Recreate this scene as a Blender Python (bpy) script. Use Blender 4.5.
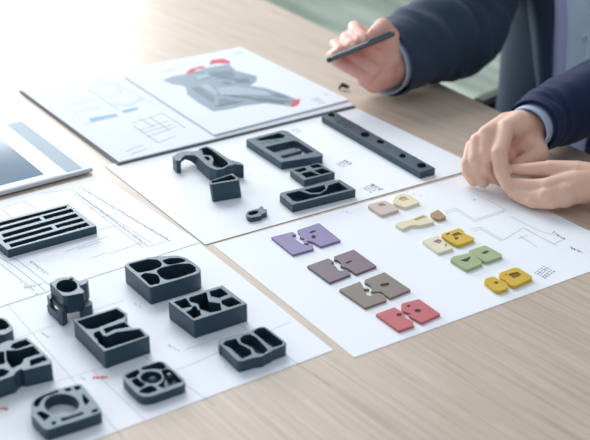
import bpy, bmesh, math, random
from mathutils import Vector, Matrix, noise
random.seed(4)
PI = math.pi
for o in list(bpy.data.objects): bpy.data.objects.remove(o)
SC = bpy.context.scene
COL = SC.collection

# ------------------------------------------------------------------ camera
T = 0.74                      # table top above the floor
H = 0.5864                    # lens above the table top
FP, PITCH, ROLL = 1039.5, math.radians(25.896), math.radians(0.2386)
Fw = Vector((0, math.cos(PITCH), -math.sin(PITCH)))
_r = Vector((1, 0, 0)); _u = _r.cross(Fw)
Rt = _r*math.cos(ROLL) + _u*math.sin(ROLL)
Up = -_r*math.sin(ROLL) + _u*math.cos(ROLL)
cam_d = bpy.data.cameras.new('camera'); cam = bpy.data.objects.new('camera', cam_d); COL.objects.link(cam)
cam_d.sensor_width = 36; cam_d.lens = FP/590*36
cam_d.clip_start = 0.05; cam_d.clip_end = 60
m = Matrix((Rt, Up, -Fw)).transposed().to_4x4(); m.translation = Vector((0, 0, T+H)); cam.matrix_world = m
cam_d.dof.use_dof = True; cam_d.dof.focus_distance = 1.27; cam_d.dof.aperture_fstop = 5.0
SC.camera = cam

def ray(px, py): return Fw*FP + Rt*(px-295) - Up*(py-220)
def P(px, py, z=0.0):         # the point seen at a place of the photograph, at height z above the table
    d = ray(px, py); k = (H-z)/-d.z
    return Vector((d.x*k, d.y*k, T+z))
def D(px, py, dep):           # the same at a distance dep ahead of the lens
    d = ray(px, py); return Vector((0, 0, T+H)) + d*(dep/FP)
def hgt(px, yt, yb):          # height of a vertical edge standing on the table
    a = P(px, yb).y/H; b = P(px, yt).y/H
    return H*(1-a/b)

# ------------------------------------------------------------------ light
SC.view_settings.view_transform = 'Standard'; SC.view_settings.look = 'None'
SC.view_settings.gamma = 1; SC.view_settings.use_curve_mapping = False
SC.view_settings.exposure = 0.17
w = bpy.data.worlds.new('daylight'); SC.world = w; w.use_nodes = True
wb = w.node_tree.nodes['Background']; wb.inputs[0].default_value = (0.82, 0.91, 1.0, 1); wb.inputs[1].default_value = 0.54
def area(name, loc, target, sx, sy, power, col):
    l = bpy.data.lights.new(name, 'AREA'); l.shape = 'RECTANGLE'; l.size = sx; l.size_y = sy; l.energy = power; l.color = col
    o = bpy.data.objects.new(name, l); COL.objects.link(o); o.location = loc
    o.rotation_euler = (Vector(target)-Vector(loc)).to_track_quat('-Z', 'Y').to_euler(); return o
area('window_daylight', (-2.6, 5.3, 1.62), (-0.6, 1.6, 0.74), 3.8, 1.6, 225, (0.95, 0.98, 1.0))
area('added_overhead_fill', (-0.9, 4.3, 3.4), (0.0, 1.2, 0.74), 2.6, 1.8, 95, (0.97, 0.98, 1.0))  # unseen fill lamp, added overhead to brighten the tops of the blocks

# ------------------------------------------------------------------ materials
def lin(c): return tuple((x/255/12.92 if x/255 < .04045 else ((x/255+.055)/1.055)**2.4) for x in c)
def mat(name, rgb, rough=0.5, metal=0.0, spec=0.5, var=0.0, vs=40, bump=0.0, bs=300, coat=0.0, sss=0.0, sheen=0.0):
    M = bpy.data.materials.new(name); M.use_nodes = True; nt = M.node_tree; b = nt.nodes['Principled BSDF']
    c = lin(rgb)
    if rough == .6 and spec == .5: spec = .1
    b.inputs['Base Color'].default_value = (*c, 1); b.inputs['Roughness'].default_value = rough
    b.inputs['Metallic'].default_value = metal; b.inputs['Specular IOR Level'].default_value = spec
    if coat: b.inputs['Coat Weight'].default_value = coat; b.inputs['Coat Roughness'].default_value = .08
    if sss: b.inputs['Subsurface Weight'].default_value = sss; b.inputs['Subsurface Radius'].default_value = (.012, .005, .003); b.inputs['Subsurface Scale'].default_value = .6
    if sheen: b.inputs['Sheen Weight'].default_value = sheen
    tc = nt.nodes.new('ShaderNodeTexCoord')
    if var:
        n = nt.nodes.new('ShaderNodeTexNoise'); n.inputs['Scale'].default_value = vs; n.inputs['Detail'].default_value = 5
        nt.links.new(tc.outputs['Object'], n.inputs['Vector'])
        r = nt.nodes.new('ShaderNodeValToRGB'); r.color_ramp.elements[0].position = .3; r.color_ramp.elements[1].position = .7
        r.color_ramp.elements[0].color = (*[x*(1-var) for x in c], 1); r.color_ramp.elements[1].color = (*[min(1, x*(1+var)) for x in c], 1)
        nt.links.new(n.outputs['Fac'], r.inputs['Fac']); nt.links.new(r.outputs['Color'], b.inputs['Base Color'])
    if bump:
        n = nt.nodes.new('ShaderNodeTexNoise'); n.inputs['Scale'].default_value = bs; n.inputs['Detail'].default_value = 3
        nt.links.new(tc.outputs['Object'], n.inputs['Vector'])
        bp = nt.nodes.new('ShaderNodeBump'); bp.inputs['Strength'].default_value = bump; bp.inputs['Distance'].default_value = .001
        nt.links.new(n.outputs['Fac'], bp.inputs['Height']); nt.links.new(bp.outputs['Normal'], b.inputs['Normal'])
    return M
def grain(name, c0, c1, c2, angle, rough, spec, along, across, coat=0):
    M = bpy.data.materials.new(name); M.use_nodes = True; nt = M.node_tree; b = nt.nodes['Principled BSDF']; L = nt.links
    tc = nt.nodes.new('ShaderNodeTexCoord'); mp = nt.nodes.new('ShaderNodeMapping'); mp.vector_type = 'TEXTURE'
    mp.inputs['Rotation'].default_value = (0, 0, angle); mp.inputs['Scale'].default_value = (along, across, 1)
    L.new(tc.outputs['Generated' if False else 'Object'], mp.inputs['Vector'])
    wn = nt.nodes.new('ShaderNodeTexNoise'); wn.inputs['Scale'].default_value = .9; wn.inputs['Detail'].default_value = 2
    L.new(mp.outputs['Vector'], wn.inputs['Vector'])
    ad = nt.nodes.new('ShaderNodeVectorMath'); ad.operation = 'MULTIPLY_ADD'; ad.inputs[1].default_value = (0, 3.2, 0)
    L.new(wn.outputs['Color'], ad.inputs[0]); L.new(mp.outputs['Vector'], ad.inputs[2])
    n = nt.nodes.new('ShaderNodeTexNoise'); n.inputs['Scale'].default_value = 2.2; n.inputs['Detail'].default_value = 7; n.inputs['Roughness'].default_value = .62
    L.new(ad.outputs['Vector'], n.inputs['Vector'])
    r = nt.nodes.new('ShaderNodeValToRGB'); e = r.color_ramp.elements
    e[0].position = .3; e[0].color = (*lin(c0), 1); e[1].position = .72; e[1].color = (*lin(c2), 1)
    k = e.new(.5); k.color = (*lin(c1), 1)
    L.new(n.outputs['Fac'], r.inputs['Fac']); L.new(r.outputs['Color'], b.inputs['Base Color'])
    b.inputs['Roughness'].default_value = rough; b.inputs['Specular IOR Level'].default_value = spec
    if coat: b.inputs['Coat Weight'].default_value = coat; b.inputs['Coat Roughness'].default_value = .3
    bp = nt.nodes.new('ShaderNodeBump'); bp.inputs['Strength'].default_value = .06; bp.inputs['Distance'].default_value = .001
    L.new(n.outputs['Fac'], bp.inputs['Height']); L.new(bp.outputs['Normal'], b.inputs['Normal'])
    return M
M = dict(
    wood=grain('wood', (172, 153, 136), (193, 175, 158), (208, 191, 174), math.radians(-52), .42, .5, .42, .0085),
    edge=mat('table_edge', (170, 155, 140), .5, var=.08),
    carpet=grain('carpet', (112, 126, 116), (142, 154, 143), (186, 194, 182), math.radians(-62), .9, .1, 3.0, .13),
    paper=mat('paper', (240, 243, 248), .6, spec=.28, var=.01, vs=8),
    page=mat('page', (226, 231, 238), .7, spec=.08), print=mat('printed_line', (150, 160, 172), .6), printd=mat('printed_dark', (100, 114, 128), .6),
    red=mat('red_mark', (234, 120, 140), .6), redd=mat('red_print', (214, 96, 110), .6),
    ill=mat('illustration_grey', (122, 142, 158), .55), ill2=mat('illustration_dark', (92, 112, 130), .55), ill3=mat('illustration_pale', (150, 168, 182), .55),
    blue=mat('chart_blue', (142, 180, 204), .6), blue2=mat('chart_pale', (186, 206, 220), .6),
    board=mat('black_board', (112, 120, 122), .5),
    block=mat('grey_plastic', (42, 61, 73), .4, spec=.7, bump=.1, bs=900, var=.04, vs=60),
    wall=mat('wall_paint', (188, 192, 186), .8, var=.02, vs=2),
    frame=mat('window_frame', (210, 212, 212), .4, metal=.2), 
    purple=mat('purple_tile', (126, 114, 160), .5, var=.04), mauve=mat('mauve_tile', (112, 94, 106), .5, var=.04),
    brown=mat('brown_tile', (126, 113, 103), .5, var=.04), redt=mat('red_tile', (190, 92, 98), .5, var=.04),
    pink=mat('pink_tile', (212, 190, 182), .6, var=.03), cream=mat('cream_tile', (230, 219, 190), .6, var=.03),
    tan=mat('tan_tile', (172, 142, 102), .7, var=.2, vs=260, bump=.5, bs=400), ivory=mat('ivory_tile', (226, 220, 196), .6, var=.03),
    yellow=mat('yellow_tile', (208, 172, 44), .5, var=.05), green=mat('green_tile', (166, 182, 142), .6, var=.04),
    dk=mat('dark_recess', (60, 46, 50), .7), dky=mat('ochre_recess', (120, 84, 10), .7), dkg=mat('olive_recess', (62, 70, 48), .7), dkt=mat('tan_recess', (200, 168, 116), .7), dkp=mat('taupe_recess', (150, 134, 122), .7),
    skin=mat('skin', (232, 190, 168), .5, spec=.35, sss=.25, var=.05, vs=45, bump=.35, bs=260),
    skin2=mat('skin_rosy', (230, 176, 160), .5, spec=.35, sss=.25, var=.07, vs=40, bump=.35, bs=260),
    nail=mat('nail', (240, 200, 188), .28, spec=.5), hair=mat('hair', (40, 32, 28), .6, bump=.6, bs=120),
    suit=mat('suit_grey_blue', (48, 64, 84), .85, spec=.25, bump=.3, bs=900, sheen=.08, var=.05, vs=30),
    suit2=mat('suit_navy', (17, 32, 70), .85, spec=.25, bump=.3, bs=900, sheen=.08, var=.05, vs=30),
    shirt=mat('shirt_blue', (216, 234, 255), .8, spec=.2, bump=.2, bs=700), lining=mat('lining_lavender', (196, 196, 240), .7, spec=.2),
    cuff=mat('cuff_blue', (176, 190, 216), .8, spec=.2), button=mat('button', (214, 220, 232), .3),
    pen=mat('pen_metal', (92, 104, 110), .28, metal=.8), pend=mat('pen_dark', (40, 48, 52), .4),
    silver=mat('tablet_silver', (206, 212, 218), .5, metal=.0, spec=.2), bezel=mat('tablet_bezel', (226, 232, 238), .4, spec=.15),
    screen=mat('tablet_screen', (118, 138, 156), .1, spec=.12, var=.05, vs=6), strip=mat('tablet_strip', (150, 168, 182), .5, spec=.1),
    black=mat('black_metal', (22, 24, 26), .4), chair=mat('chair_grey', (84, 88, 86), .8), chrome=mat('chair_metal', (176, 186, 190), .3, metal=.8),
    trousers=mat('trousers', (40, 46, 60), .85, spec=.2),
)

M['block'].node_tree.nodes['Principled BSDF'].inputs['Specular Tint'].default_value = (.62, .86, 1, 1)
# ------------------------------------------------------------------ helpers
def link(name, me, parent=None):
    o = bpy.data.objects.new(name, me); COL.objects.link(o)
    if parent: o.parent = parent
    return o
def tag(o, label=None, cat=None, group=None, kind=None):
    if label: o['label'] = label
    if cat: o['category'] = cat
    if group: o['group'] = group
    if kind: o['kind'] = kind
    return o
def empty(name, label, cat, loc=(0, 0, T), group=None):
    o = bpy.data.objects.new(name, None); COL.objects.link(o); o.location = loc; o.empty_display_size = .02
    return tag(o, label, cat, group)
def adopt(o, root):           # keeps world place while a part goes under its thing
    o.parent = root; o.matrix_parent_inverse = Matrix.Translation(root.location).inverted(); return o
def from_bm(name, bm, material, parent=None, smooth=False, origin=None):
    bmesh.ops.recalc_face_normals(bm, faces=bm.faces)
    me = bpy.data.meshes.new(name)
    if origin is None:
        lo = Vector([min(v.co[i] for v in bm.verts) for i in range(3)]); hi = Vector([max(v.co[i] for v in bm.verts) for i in range(3)])
        origin = Vector(((lo.x+hi.x)/2, (lo.y+hi.y)/2, lo.z))
    bmesh.ops.translate(bm, verts=bm.verts, vec=-Vector(origin))
    bm.to_mesh(me); bm.free(); me.materials.append(material)
    for p in me.polygons: p.use_smooth = smooth
    o = link(name, me); o.location = origin
    if parent: adopt(o, parent)
    return o
def quad_strip(bm, rings, close=True, cap=True):
    vs = [[bm.verts.new(p) for p in r] for r in rings]
    n = len(vs[0])
    for a, b in zip(vs, vs[1:]):
        for i in range(n if close else n-1):
            j = (i+1) % n; bm.faces.new((a[i], a[j], b[j], b[i]))
    if cap and close:
        bm.faces.new(vs[0][::-1]); bm.faces.new(vs[-1])
    return vs
def box(bm, x0, x1, y0, y1, z0, z1, mtx=None):
    v = [Vector((x, y, z)) for z in (z0, z1) for x, y in ((x0, y0), (x1, y0), (x1, y1), (x0, y1))]
    if mtx: v = [mtx @ p for p in v]
    v = [bm.verts.new(p) for p in v]
    for f in ((3, 2, 1, 0), (4, 5, 6, 7), (0, 1, 5, 4), (1, 2, 6, 5), (2, 3, 7, 6), (3, 0, 4, 7)): bm.faces.new([v[i] for i in f])
def tube(bm, pts, rads, seg=16, flat=1.0):
    pts = [Vector(p) for p in pts]; rings = []; up = Vector((0, 0, 1))
    for i, p in enumerate(pts):
        d = (pts[min(i+1, len(pts)-1)] - pts[max(i-1, 0)]).normalized()
        s = d.cross(up)
        if s.length < 1e-3: s = Vector((1, 0, 0))
        s.normalize(); u = s.cross(d)
        rings.append([p + (s*math.cos(2*PI*k/seg) + u*math.sin(2*PI*k/seg)*flat)*rads[i] for k in range(seg)])
    quad_strip(bm, rings)
def ball(bm, c, r, sc=(1, 1, 1), seg=16):
    bmesh.ops.create_uvsphere(bm, u_segments=seg, v_segments=seg//2+2, radius=r, matrix=Matrix.Translation(Vector(c)) @ Matrix.Diagonal((*sc, 1)))
def limb(bm, pts, rads, seg=16):
    for i in range(len(pts)-1):
        tube(bm, [pts[i], pts[i+1]], [rads[i], rads[i+1]], seg)
    for p, r in zip(pts, rads): ball(bm, p, r, seg=seg)
def chaikin(pts, n=1, q=.25, R=.0014):
    for r_ in range(n):
        out = []
        for i in range(len(pts)):
            a, b = pts[i], pts[(i+1) % len(pts)]
            L_ = math.hypot(b[0]-a[0], b[1]-a[1])+1e-9; k = min(q, R/(1.6**r_)/L_)
            out += [(a[0]+(b[0]-a[0])*k, a[1]+(b[1]-a[1])*k), (a[0]+(b[0]-a[0])*(1-k), a[1]+(b[1]-a[1])*(1-k))]
        pts = out
    return pts
def grow(pts, d):
    cx_ = sum(p[0] for p in pts)/len(pts); cy_ = sum(p[1] for p in pts)/len(pts); out = []
    for x, y in pts:
        l_ = math.hypot(x-cx_, y-cy_)+1e-9; out.append((x+(x-cx_)/l_*d, y+(y-cy_)/l_*d))
    return out
def seg_d(p, a, b):
    ax, ay = b[0]-a[0], b[1]-a[1]; t = max(0, min(1, ((p[0]-a[0])*ax+(p[1]-a[1])*ay)/(ax*ax+ay*ay+1e-15)))
    return math.hypot(p[0]-a[0]-ax*t, p[1]-a[1]-ay*t)
def widen(loops, outer, d, wall):          # opens pockets outward, leaving at least a wall between neighbours
    loops = [(l if area2(l) > 0 else l[::-1]) for l in loops]; res = []
    for i, l in enumerate(loops):
        out = []; n = len(l)
        for k, p in enumerate(l):
            a, b = l[k-1], l[(k+1) % n]; tx, ty = b[0]-a[0], b[1]-a[1]; q = math.hypot(tx, ty)+1e-9; nx, ny = ty/q, -tx/q
            m_ = min(seg_d(p, o[j-1], o[j]) for o in [outer]+[x for u, x in enumerate(loops) if u != i] for j in range(len(o)))
            g = max(0, min(d, (m_-wall)/2 if m_ < 9 else d)); out.append((p[0]+nx*g, p[1]+ny*g))
        res.append(out)
    return res
def area2(pts): return sum(pts[i-1][0]*pts[i][1]-pts[i][0]*pts[i-1][1] for i in range(len(pts)))/2
def plate_mesh(outer, holes, z0, z1, bevel):
    """plate with holes: outlines in world xy, rounded rims"""
    cu = bpy.data.curves.new('t', 'CURVE'); cu.dimensions = '2D'; cu.fill_mode = 'BOTH'
    bevel = min(bevel, (z1-z0)*.45)
    cu.extrude = (z1-z0)/2-bevel; cu.bevel_depth = bevel; cu.bevel_resolution = 2; cu.offset = -bevel
    ox = sum(p[0] for p in outer)/len(outer); oy = sum(p[1] for p in outer)/len(outer)
    S = 100.0   # traced at 100x so the fill keeps its precision
    for pl, want in [(outer, 1)] + [(h, -1) for h in holes]:
        if area2(pl)*want < 0: pl = pl[::-1]
        sp = cu.splines.new('POLY'); sp.points.add(len(pl)-1); sp.use_cyclic_u = True
        for q, p in zip(sp.points, pl): q.co = ((p[0]-ox)*S, (p[1]-oy)*S, 0, 1)
    cu.extrude *= S; cu.bevel_depth *= S; cu.offset *= S
    ob = bpy.data.objects.new('t', cu); me = bpy.data.meshes.new_from_object(ob)
    bm = bmesh.new(); bm.from_mesh(me); bpy.data.objects.remove(ob); bpy.data.curves.remove(cu); bpy.data.meshes.remove(me)
    for v in bm.verts: v.co = Vector((v.co.x/S+ox, v.co.y/S+oy, v.co.z/S+(z0+z1)/2))
    bmesh.ops.remove_doubles(bm, verts=bm.verts, dist=2e-6)
    return bm
def join_bm(a, b):
    me = bpy.data.meshes.new('j'); b.to_mesh(me); b.free(); a.from_mesh(me); bpy.data.meshes.remove(me); return a

class Crop:                   # traced outlines: crop origin, crop scale
    def __init__(s, ox, oy, k): s.ox, s.oy, s.k = ox, oy, k
    def px(s, p): return (s.ox+p[0]/s.k, s.oy+p[1]/s.k)
    def w(s, p, z): q = P(*s.px(p), z); return (q.x, q.y)
    def W(s, pts, z): return [s.w(p, z) for p in pts]
    def h(s, x, yt, yb): return hgt(s.ox+x/s.k, s.oy+yt/s.k, s.oy+yb/s.k)
PAPER = 0.0006
def casting(name, label, cr, h, outer, holes=(), through=(), floor=.05, material='block', rnd=1, ornd=0, bevel=.0005, parent=None, base=PAPER, shear=None, cat='model block', group='grey machined sample blocks'):
    z0, z1 = base, base+h
    O = chaikin(grow(cr.W(outer, z1), .0013), ornd+1, .25, .0018) if ornd else chaikin(grow(cr.W(outer, z1), .0009), 2, .25, .0005)
    Hs = [chaikin(q, rnd+1, .25, .002 if rnd > 1 else .0007 if rnd else .0004) for q in widen([cr.W(q, z1) for q in holes], O, .0011, .0014)]; Ts = [chaikin(cr.W(q, z1), 2, .25, .0008) for q in through]
    bm = plate_mesh(O, Hs+Ts, T+z0, T+z1, bevel)
    if Hs:
        c = (sum(p[0] for p in O)/len(O), sum(p[1] for p in O)/len(O))
        O2 = [(c[0]+(p[0]-c[0])*.985, c[1]+(p[1]-c[1])*.985) for p in O]
        join_bm(bm, plate_mesh(O2, Ts, T+z0+.0002, T+z0+max(.0012, floor*h), .0002))
    if shear:
        for v in bm.verts:
            k = (T+z1-v.co.z)/h; v.co.x += shear[0]*k; v.co.y += shear[1]*k
    o = from_bm(name, bm, M[material], parent)
    if label: tag(o, label, cat, group)
    return o
def flat(name, polys, z, material, parent=None, th=.00012):
    bm = bmesh.new()
    for i_, pl in enumerate(polys):
        if area2(pl) < 0: pl = pl[::-1]
        top = [bm.verts.new((p[0], p[1], T+z+th+i_*4e-6)) for p in pl]
        f = bm.faces.new(top)
    bmesh.ops.triangulate(bm, faces=bm.faces)
    o = from_bm(name, bm, M[material], parent); return o
def stroke(a, b, wd):
    a = Vector(a[:2]); b = Vector(b[:2]); d = (b-a)
    if d.length < 1e-6: return None
    d.normalize(); n = Vector((-d.y, d.x))*wd/2
    return [tuple(a+n), tuple(b+n), tuple(b-n), tuple(a-n)]
def lines(name, cr, segs, z, material, parent, wd=.0006):
    polys = []
    for s in segs:
        w_ = [cr.w(p, z) for p in s]
        for a, b in zip(w_, w_[1:]):
            q = stroke(a, b, wd)
            if q: polys.append(q)
    return flat(name, polys, z, material, parent)
def scribble(cr, a, b, n, hgt_, rs):      # unreadable pencilled lettering: short strokes along a line
    out = []
    for i in range(n):
        t = (i+.2)/n; x = a[0]+(b[0]-a[0])*t; y = a[1]+(b[1]-a[1])*t
        out.append([(x+rs.uniform(-1, 1)*hgt_*.4, y-hgt_*rs.uniform(.2, .6)), (x+rs.uniform(-.6, .9)*hgt_, y+hgt_*rs.uniform(0, .5)), (x+rs.uniform(0, .9)*hgt_, y-hgt_*rs.uniform(0, .4))])
    return out

# ------------------------------------------------------------------ setting
def struct(name, bm, material, **k):
    o = from_bm(name, bm, M[material], **k); o['kind'] = 'structure'; return o
bm = bmesh.new(); box(bm, -6, 6, -3, 6, -.1, 0); struct('floor', bm, 'carpet')
WY = 5.6
bm = bmesh.new()
for x0, x1, z0, z1 in ((-6, 6, 0, .7), (-6, 6, 3.6, 3.9), (-6, -4.4, .7, 3.6), (-.9, 6, .7, 3.6)): box(bm, x0, x1, WY, WY+.15, z0, z1)
wb_ = struct('wall_back', bm, 'wall')
bm = bmesh.new()
for x0, x1, z0, z1 in ((-4.4, -.9, .7, .78), (-4.4, -.9, 3.52, 3.6), (-4.4, -4.32, .78, 3.52), (-.98, -.9, .78, 3.52), (-2.69, -2.61, .78, 3.52)): box(bm, x0, x1, WY+.02, WY+.12, z0, z1)
struct('window_1', bm, 'frame')

# table: far edge runs along the people's side
te0, te2 = P(265, 0), P(587, 153)
ed = (te2-te0).normalized(); en = Vector((ed.y, -ed.x, 0)) * -1
if en.x < 0: en = -en                      # away from the camera, over the people's laps
def TE(s, n, z=0): q = te2 + ed*s + en*n; return Vector((q.x, q.y, T+z))
table = empty('meeting_table', 'large pale oak-veneer meeting table carrying all the drawings', 'table', tuple(TE(-.4, -.8, 0)-Vector((0, 0, T))))
O = [tuple(TE(s, n)[:2]) for s, n in ((-1.75, 0), (1.25, 0), (1.25, -1.55), (-1.75, -1.55))]
if area2(O) < 0: O = O[::-1]
bm = plate_mesh(O, [], T-.032, T, .0015); tt = from_bm('tabletop', bm, M['wood'], table)
for s in (-1.55, 1.1):
    for n in (-.16, -1.38):
        bm = bmesh.new(); q = TE(s, n)
        mt = Matrix.Translation((q.x, q.y, 0)) @ Matrix.Rotation(math.atan2(ed.y, ed.x), 4, 'Z')
        box(bm, -.03, .03, -.03, .03, 0, T-.033, mt); from_bm('leg', bm, M['chrome'], table)

# ------------------------------------------------------------------ sheets
def sheet(name, label, corners, z, th, material='paper', cat='paper sheet', rnd=0, parent=None):
    O = [tuple(P(*c, z+th)[:2]) for c in corners]
    if rnd: O = chaikin(O, 2, rnd)
    bm = plate_mesh(O, [], T+z, T+z+th, min(.00012, th*.3))
    o = from_bm(name, bm, M[material], parent)
    if label: tag(o, label, cat)
    return o
def para(a, b, c):            # fourth corner of a parallelogram on the table, back as world xy
    A_, B_, C_ = P(*a), P(*b), P(*c); return A_+C_-B_
def sheet_w(name, label, pts, z, th, material='paper', cat='paper sheet', parent=None, rnd=0):
    O = [(p[0], p[1]) for p in pts]
    if rnd: O = chaikin(O, 2, rnd)
    bm = plate_mesh(O, [], T+z, T+z+th, min(.00012, th*.3)); o = from_bm(name, bm, M[material], parent)
    if label: tag(o, label, cat)
    return o
# right sheet
aN, aL, aR = P(354.2, 357.8), P(212.7, 244.8), P(636.6, 254.8)
shA = sheet_w('drawing_sheet', 'white drawing sheet under the coloured tiles, reaching beneath the clasped hands', [aL, aN, aR, aL+aR-aN], 0, .0005)
# centre sheet
cB, cL, cR = P(205.2, 245.2), P(112.7, 172.6), P(480, 167.7)
uC = (cR-cB); vC = (cL-cB).normalized()*.298
shC = sheet_w('drawing_sheet', 'white sheet under the long bar and the curved bracket, overlapping two other sheets', [cB, cR, cR+vC, cB+vC], .0006, .0004)
# lower-left sheet and upper-left sheet
dR = P(333.5, 350.3); uD = (P(95, 440)-dR).normalized(); vD = (P(214.4, 255)-dR).normalized()
shD = sheet_w('drawing_sheet', 'white sheet ruled with a faint grid under the group of grey blocks', [dR, dR+uD*.42, dR+uD*.42+vD*.298, dR+vD*.298], 0, .0005)
q0 = P(0, 307.5); q1 = P(48, 292); uE = (q1-q0).normalized(); 
q2 = q1 + uE*(((P(205.2, 245.2)-q1).dot(uE))-.002); vE = Vector((-uE.y, uE.x, 0))
if vE.y < 0: vE = -vE
shE = sheet_w('drawing_sheet', 'white plan drawing under the slotted grey grille beside the tablet', [q2-uE*.42, q2, q2+vE*.298*.88, q2-uE*.42+vE*.298*.88], .0006, .0004)
Z1 = .00065; Z2 = .00105
I = Crop(0, 0, 1)
rs = random.Random(2)
# right sheet printing
c4 = Crop(430, 175, 3.6875)
lines('printed_outline', c4, [[(55, 135), (95, 122), (165, 165), (280, 128)], [(60, 142), (97, 130), (165, 172), (278, 135)], [(155, 62), (280, 128)], [(150, 200), (185, 192), (270, 240), (345, 195), (455, 255), (500, 235)], [(160, 208), (185, 200), (268, 246)], [(352, 200), (470, 262)], [(300, 155), (400, 205), (500, 235)], [(325, 235), (360, 222)], [(330, 225), (395, 265)]], .0005, 'print', shA)
lines('printed_lettering', c4, scribble(c4, (455, 212), (495, 238), 7, 8, rs)+scribble(c4, (515, 268), (560, 288), 8, 9, rs)+[[(160, 90), (166, 93)], [(161, 94), (166, 90)]]+[[(375, 118), (395, 128)]], .0005, 'printd', shA, .0007)
lines('printed_note', I, scribble(I, (400, 190), (432, 199), 5, 1.6, rs)+scribble(I, (343, 211), (352, 214), 4, 2, rs), .0005, 'print', shA, .0005)
c8 = Crop(500, 240, 6.556)
def title_block(cr, a, b, c, z, parent, rows=3, cols=4, seed=1, material='printd', gap=.0):
    r = random.Random(seed); A_, B_, C_ = (Vector(cr.w(p, z)) for p in (a, b, c)); u = B_-A_; v = C_-A_
    polys = []
    for i in range(rows):
        for j in range(cols):
            x0 = (j+.12)/cols; x1 = (j+r.uniform(.55, .9))/cols; y0 = (i+.15)/rows; y1 = (i+r.uniform(.45, .8))/rows
            if i == rows//2: x0, x1, y1 = j/cols, (j+1)/cols, (i+.35)/rows
            polys.append([tuple(A_+u*x+v*y) for x, y in ((x0, y0), (x1, y0), (x1, y1), (x0, y1))])
    return flat('printed_title_block', polys, z, material, parent)
title_block(c8, (220, 215), (290, 165), (300, 258), .0005, shA, 5, 5, 3, 'print')
# centre sheet printing
c6 = Crop(325, 150, 8.43)
for a, b, c, s in (((90, 118), (170, 80), (155, 150), 5), ((315, 322), (400, 280), (390, 365), 6)):
    b2 = (b[0], b[1]); title_block(c6, a, b2, c, .001, shC, 4, 4, s, 'print'); 
title_block(c6, (150, 92), (175, 80), (215, 130), .00105, shC, 3, 2, 9)
title_block(c6, (375, 295), (405, 283), (470, 350), .00105, shC, 3, 3, 11)
title_block(Crop(244, 126, 6.875), (320, 30), (360, 16), (370, 52), .001, shC, 3, 4, 12, 'print')
# lower-left sheet printing: faint grid, red notes
lines('printed_grid', I, [[(146, 262), (330, 385)], [(0, 296), (125, 440)], [(62, 300), (215, 405)], [(0, 345), (55, 325)], [(60, 322), (124, 300)], [(150, 382), (290, 322)], [(20, 393), (120, 362)], [(185, 350), (225, 335)], [(92, 370), (145, 420)]], .0005, 'print', shD, .0004)
lines('pencil_note', I, scribble(I, (134, 303), (141, 308), 3, 2, rs)+scribble(I, (168, 345), (180, 352), 5, 2.4, rs)+scribble(I, (80, 378), (86, 380), 3, 2, rs)+scribble(I, (42, 333), (50, 338), 4, 2.4, rs), .0005, 'print', shD, .0006)
for a_, b_, n_, h_ in (((92, 378), (106, 377), 9, 3.4), ((0, 409), (7, 409), 6, 3.4), ((20, 372), (24, 374), 3, 2)): lines('red_note', I, scribble(I, a_, b_, n_, h_, rs), .0005, 'red', shD, .0012)
# plan drawing printing
c3 = Crop(0, 160, 3.278)
lines('printed_plan', c3, [[(235, 95), (485, 285), (560, 262)], [(262, 120), (500, 275)], [(240, 112), (470, 288)], [(270, 92), (555, 265)], [(0, 160), (80, 135), (120, 160)], [(10, 165), (40, 190)], [(130, 110), (235, 95)], [(330, 190), (390, 172)], [(215, 300), (355, 250)], [(255, 292), (330, 268)], [(355, 308), (465, 272)], [(300, 322), (345, 305)], [(0, 260+45), (60, 330), (200, 440)], [(0, 320), (50, 350), (150, 430)], [(0, 340), (110, 425)], [(100, 330), (160, 375)], [(300, 235), (380, 215)], [(290, 160), (330, 150)]], .001, 'printd', shE, .0005)
lines('printed_dimension', c3, scribble(c3, (262, 92), (550, 262), 34, 8, rs)+scribble(c3, (250, 110), (480, 278), 26, 7, rs), .001, 'printd', shE, .0005)
lines('printed_lettering', I, scribble(I, (30, 262), (46, 275), 6, 3, rs)+scribble(I, (24, 288), (44, 283), 8, 3, rs)+scribble(I, (20, 282), (40, 296), 5, 2, rs), .001, 'print', shE, .0006)

# ------------------------------------------------------------------ open folder
fol = empty('presentation_folder', 'open folder of white pages with grey machine picture at the back', 'folder', tuple(P(230, 110)))
fN, fR, fT = P(118, 166.5), P(356.5, 108), P(241, 46)
fv = (P(17, 91)-fN); 
a3 = [fN, fR, P(240.5, 48.2), P(18, 91)]
def lerp(pts, k):
    c = sum((Vector(p) for p in pts), Vector())/len(pts); return [c+(Vector(p)-c)*k for p in pts]
sheet_w('cover_board', None, a3, .0011, .0014, 'board', parent=fol, rnd=.03)
sheet_w('left_page', None, [P(119, 161.5, .006), P(354, 104.5, .006), P(240.5, 47, .006), P(20, 89, .006)], .0036, .0022, 'page', parent=fol, rnd=.02)
rp = sheet_w('right_page', None, [P(214.5, 134.5, .009), P(349, 99.5, .009), P(240, 46.5, .009), P(124, 76, .009)], .0062, .0028, 'page', parent=fol, rnd=.025)
K = Crop(160, 40, 3.105); zr = .0090
def pic(name, pts, m_, dz=0): flat(name, [K.W(p, zr) for p in pts], zr+dz, m_, rp)
pic('machine_picture', [[(8, 125), (40, 112), (90, 105), (150, 85), (215, 75), (235, 95), (300, 112), (300, 128), (280, 142), (330, 150), (385, 168), (425, 185), (410, 207), (330, 196), (255, 205), (215, 215), (165, 222), (120, 195), (85, 170), (80, 146), (62, 140), (40, 138)]], 'ill')
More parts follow.
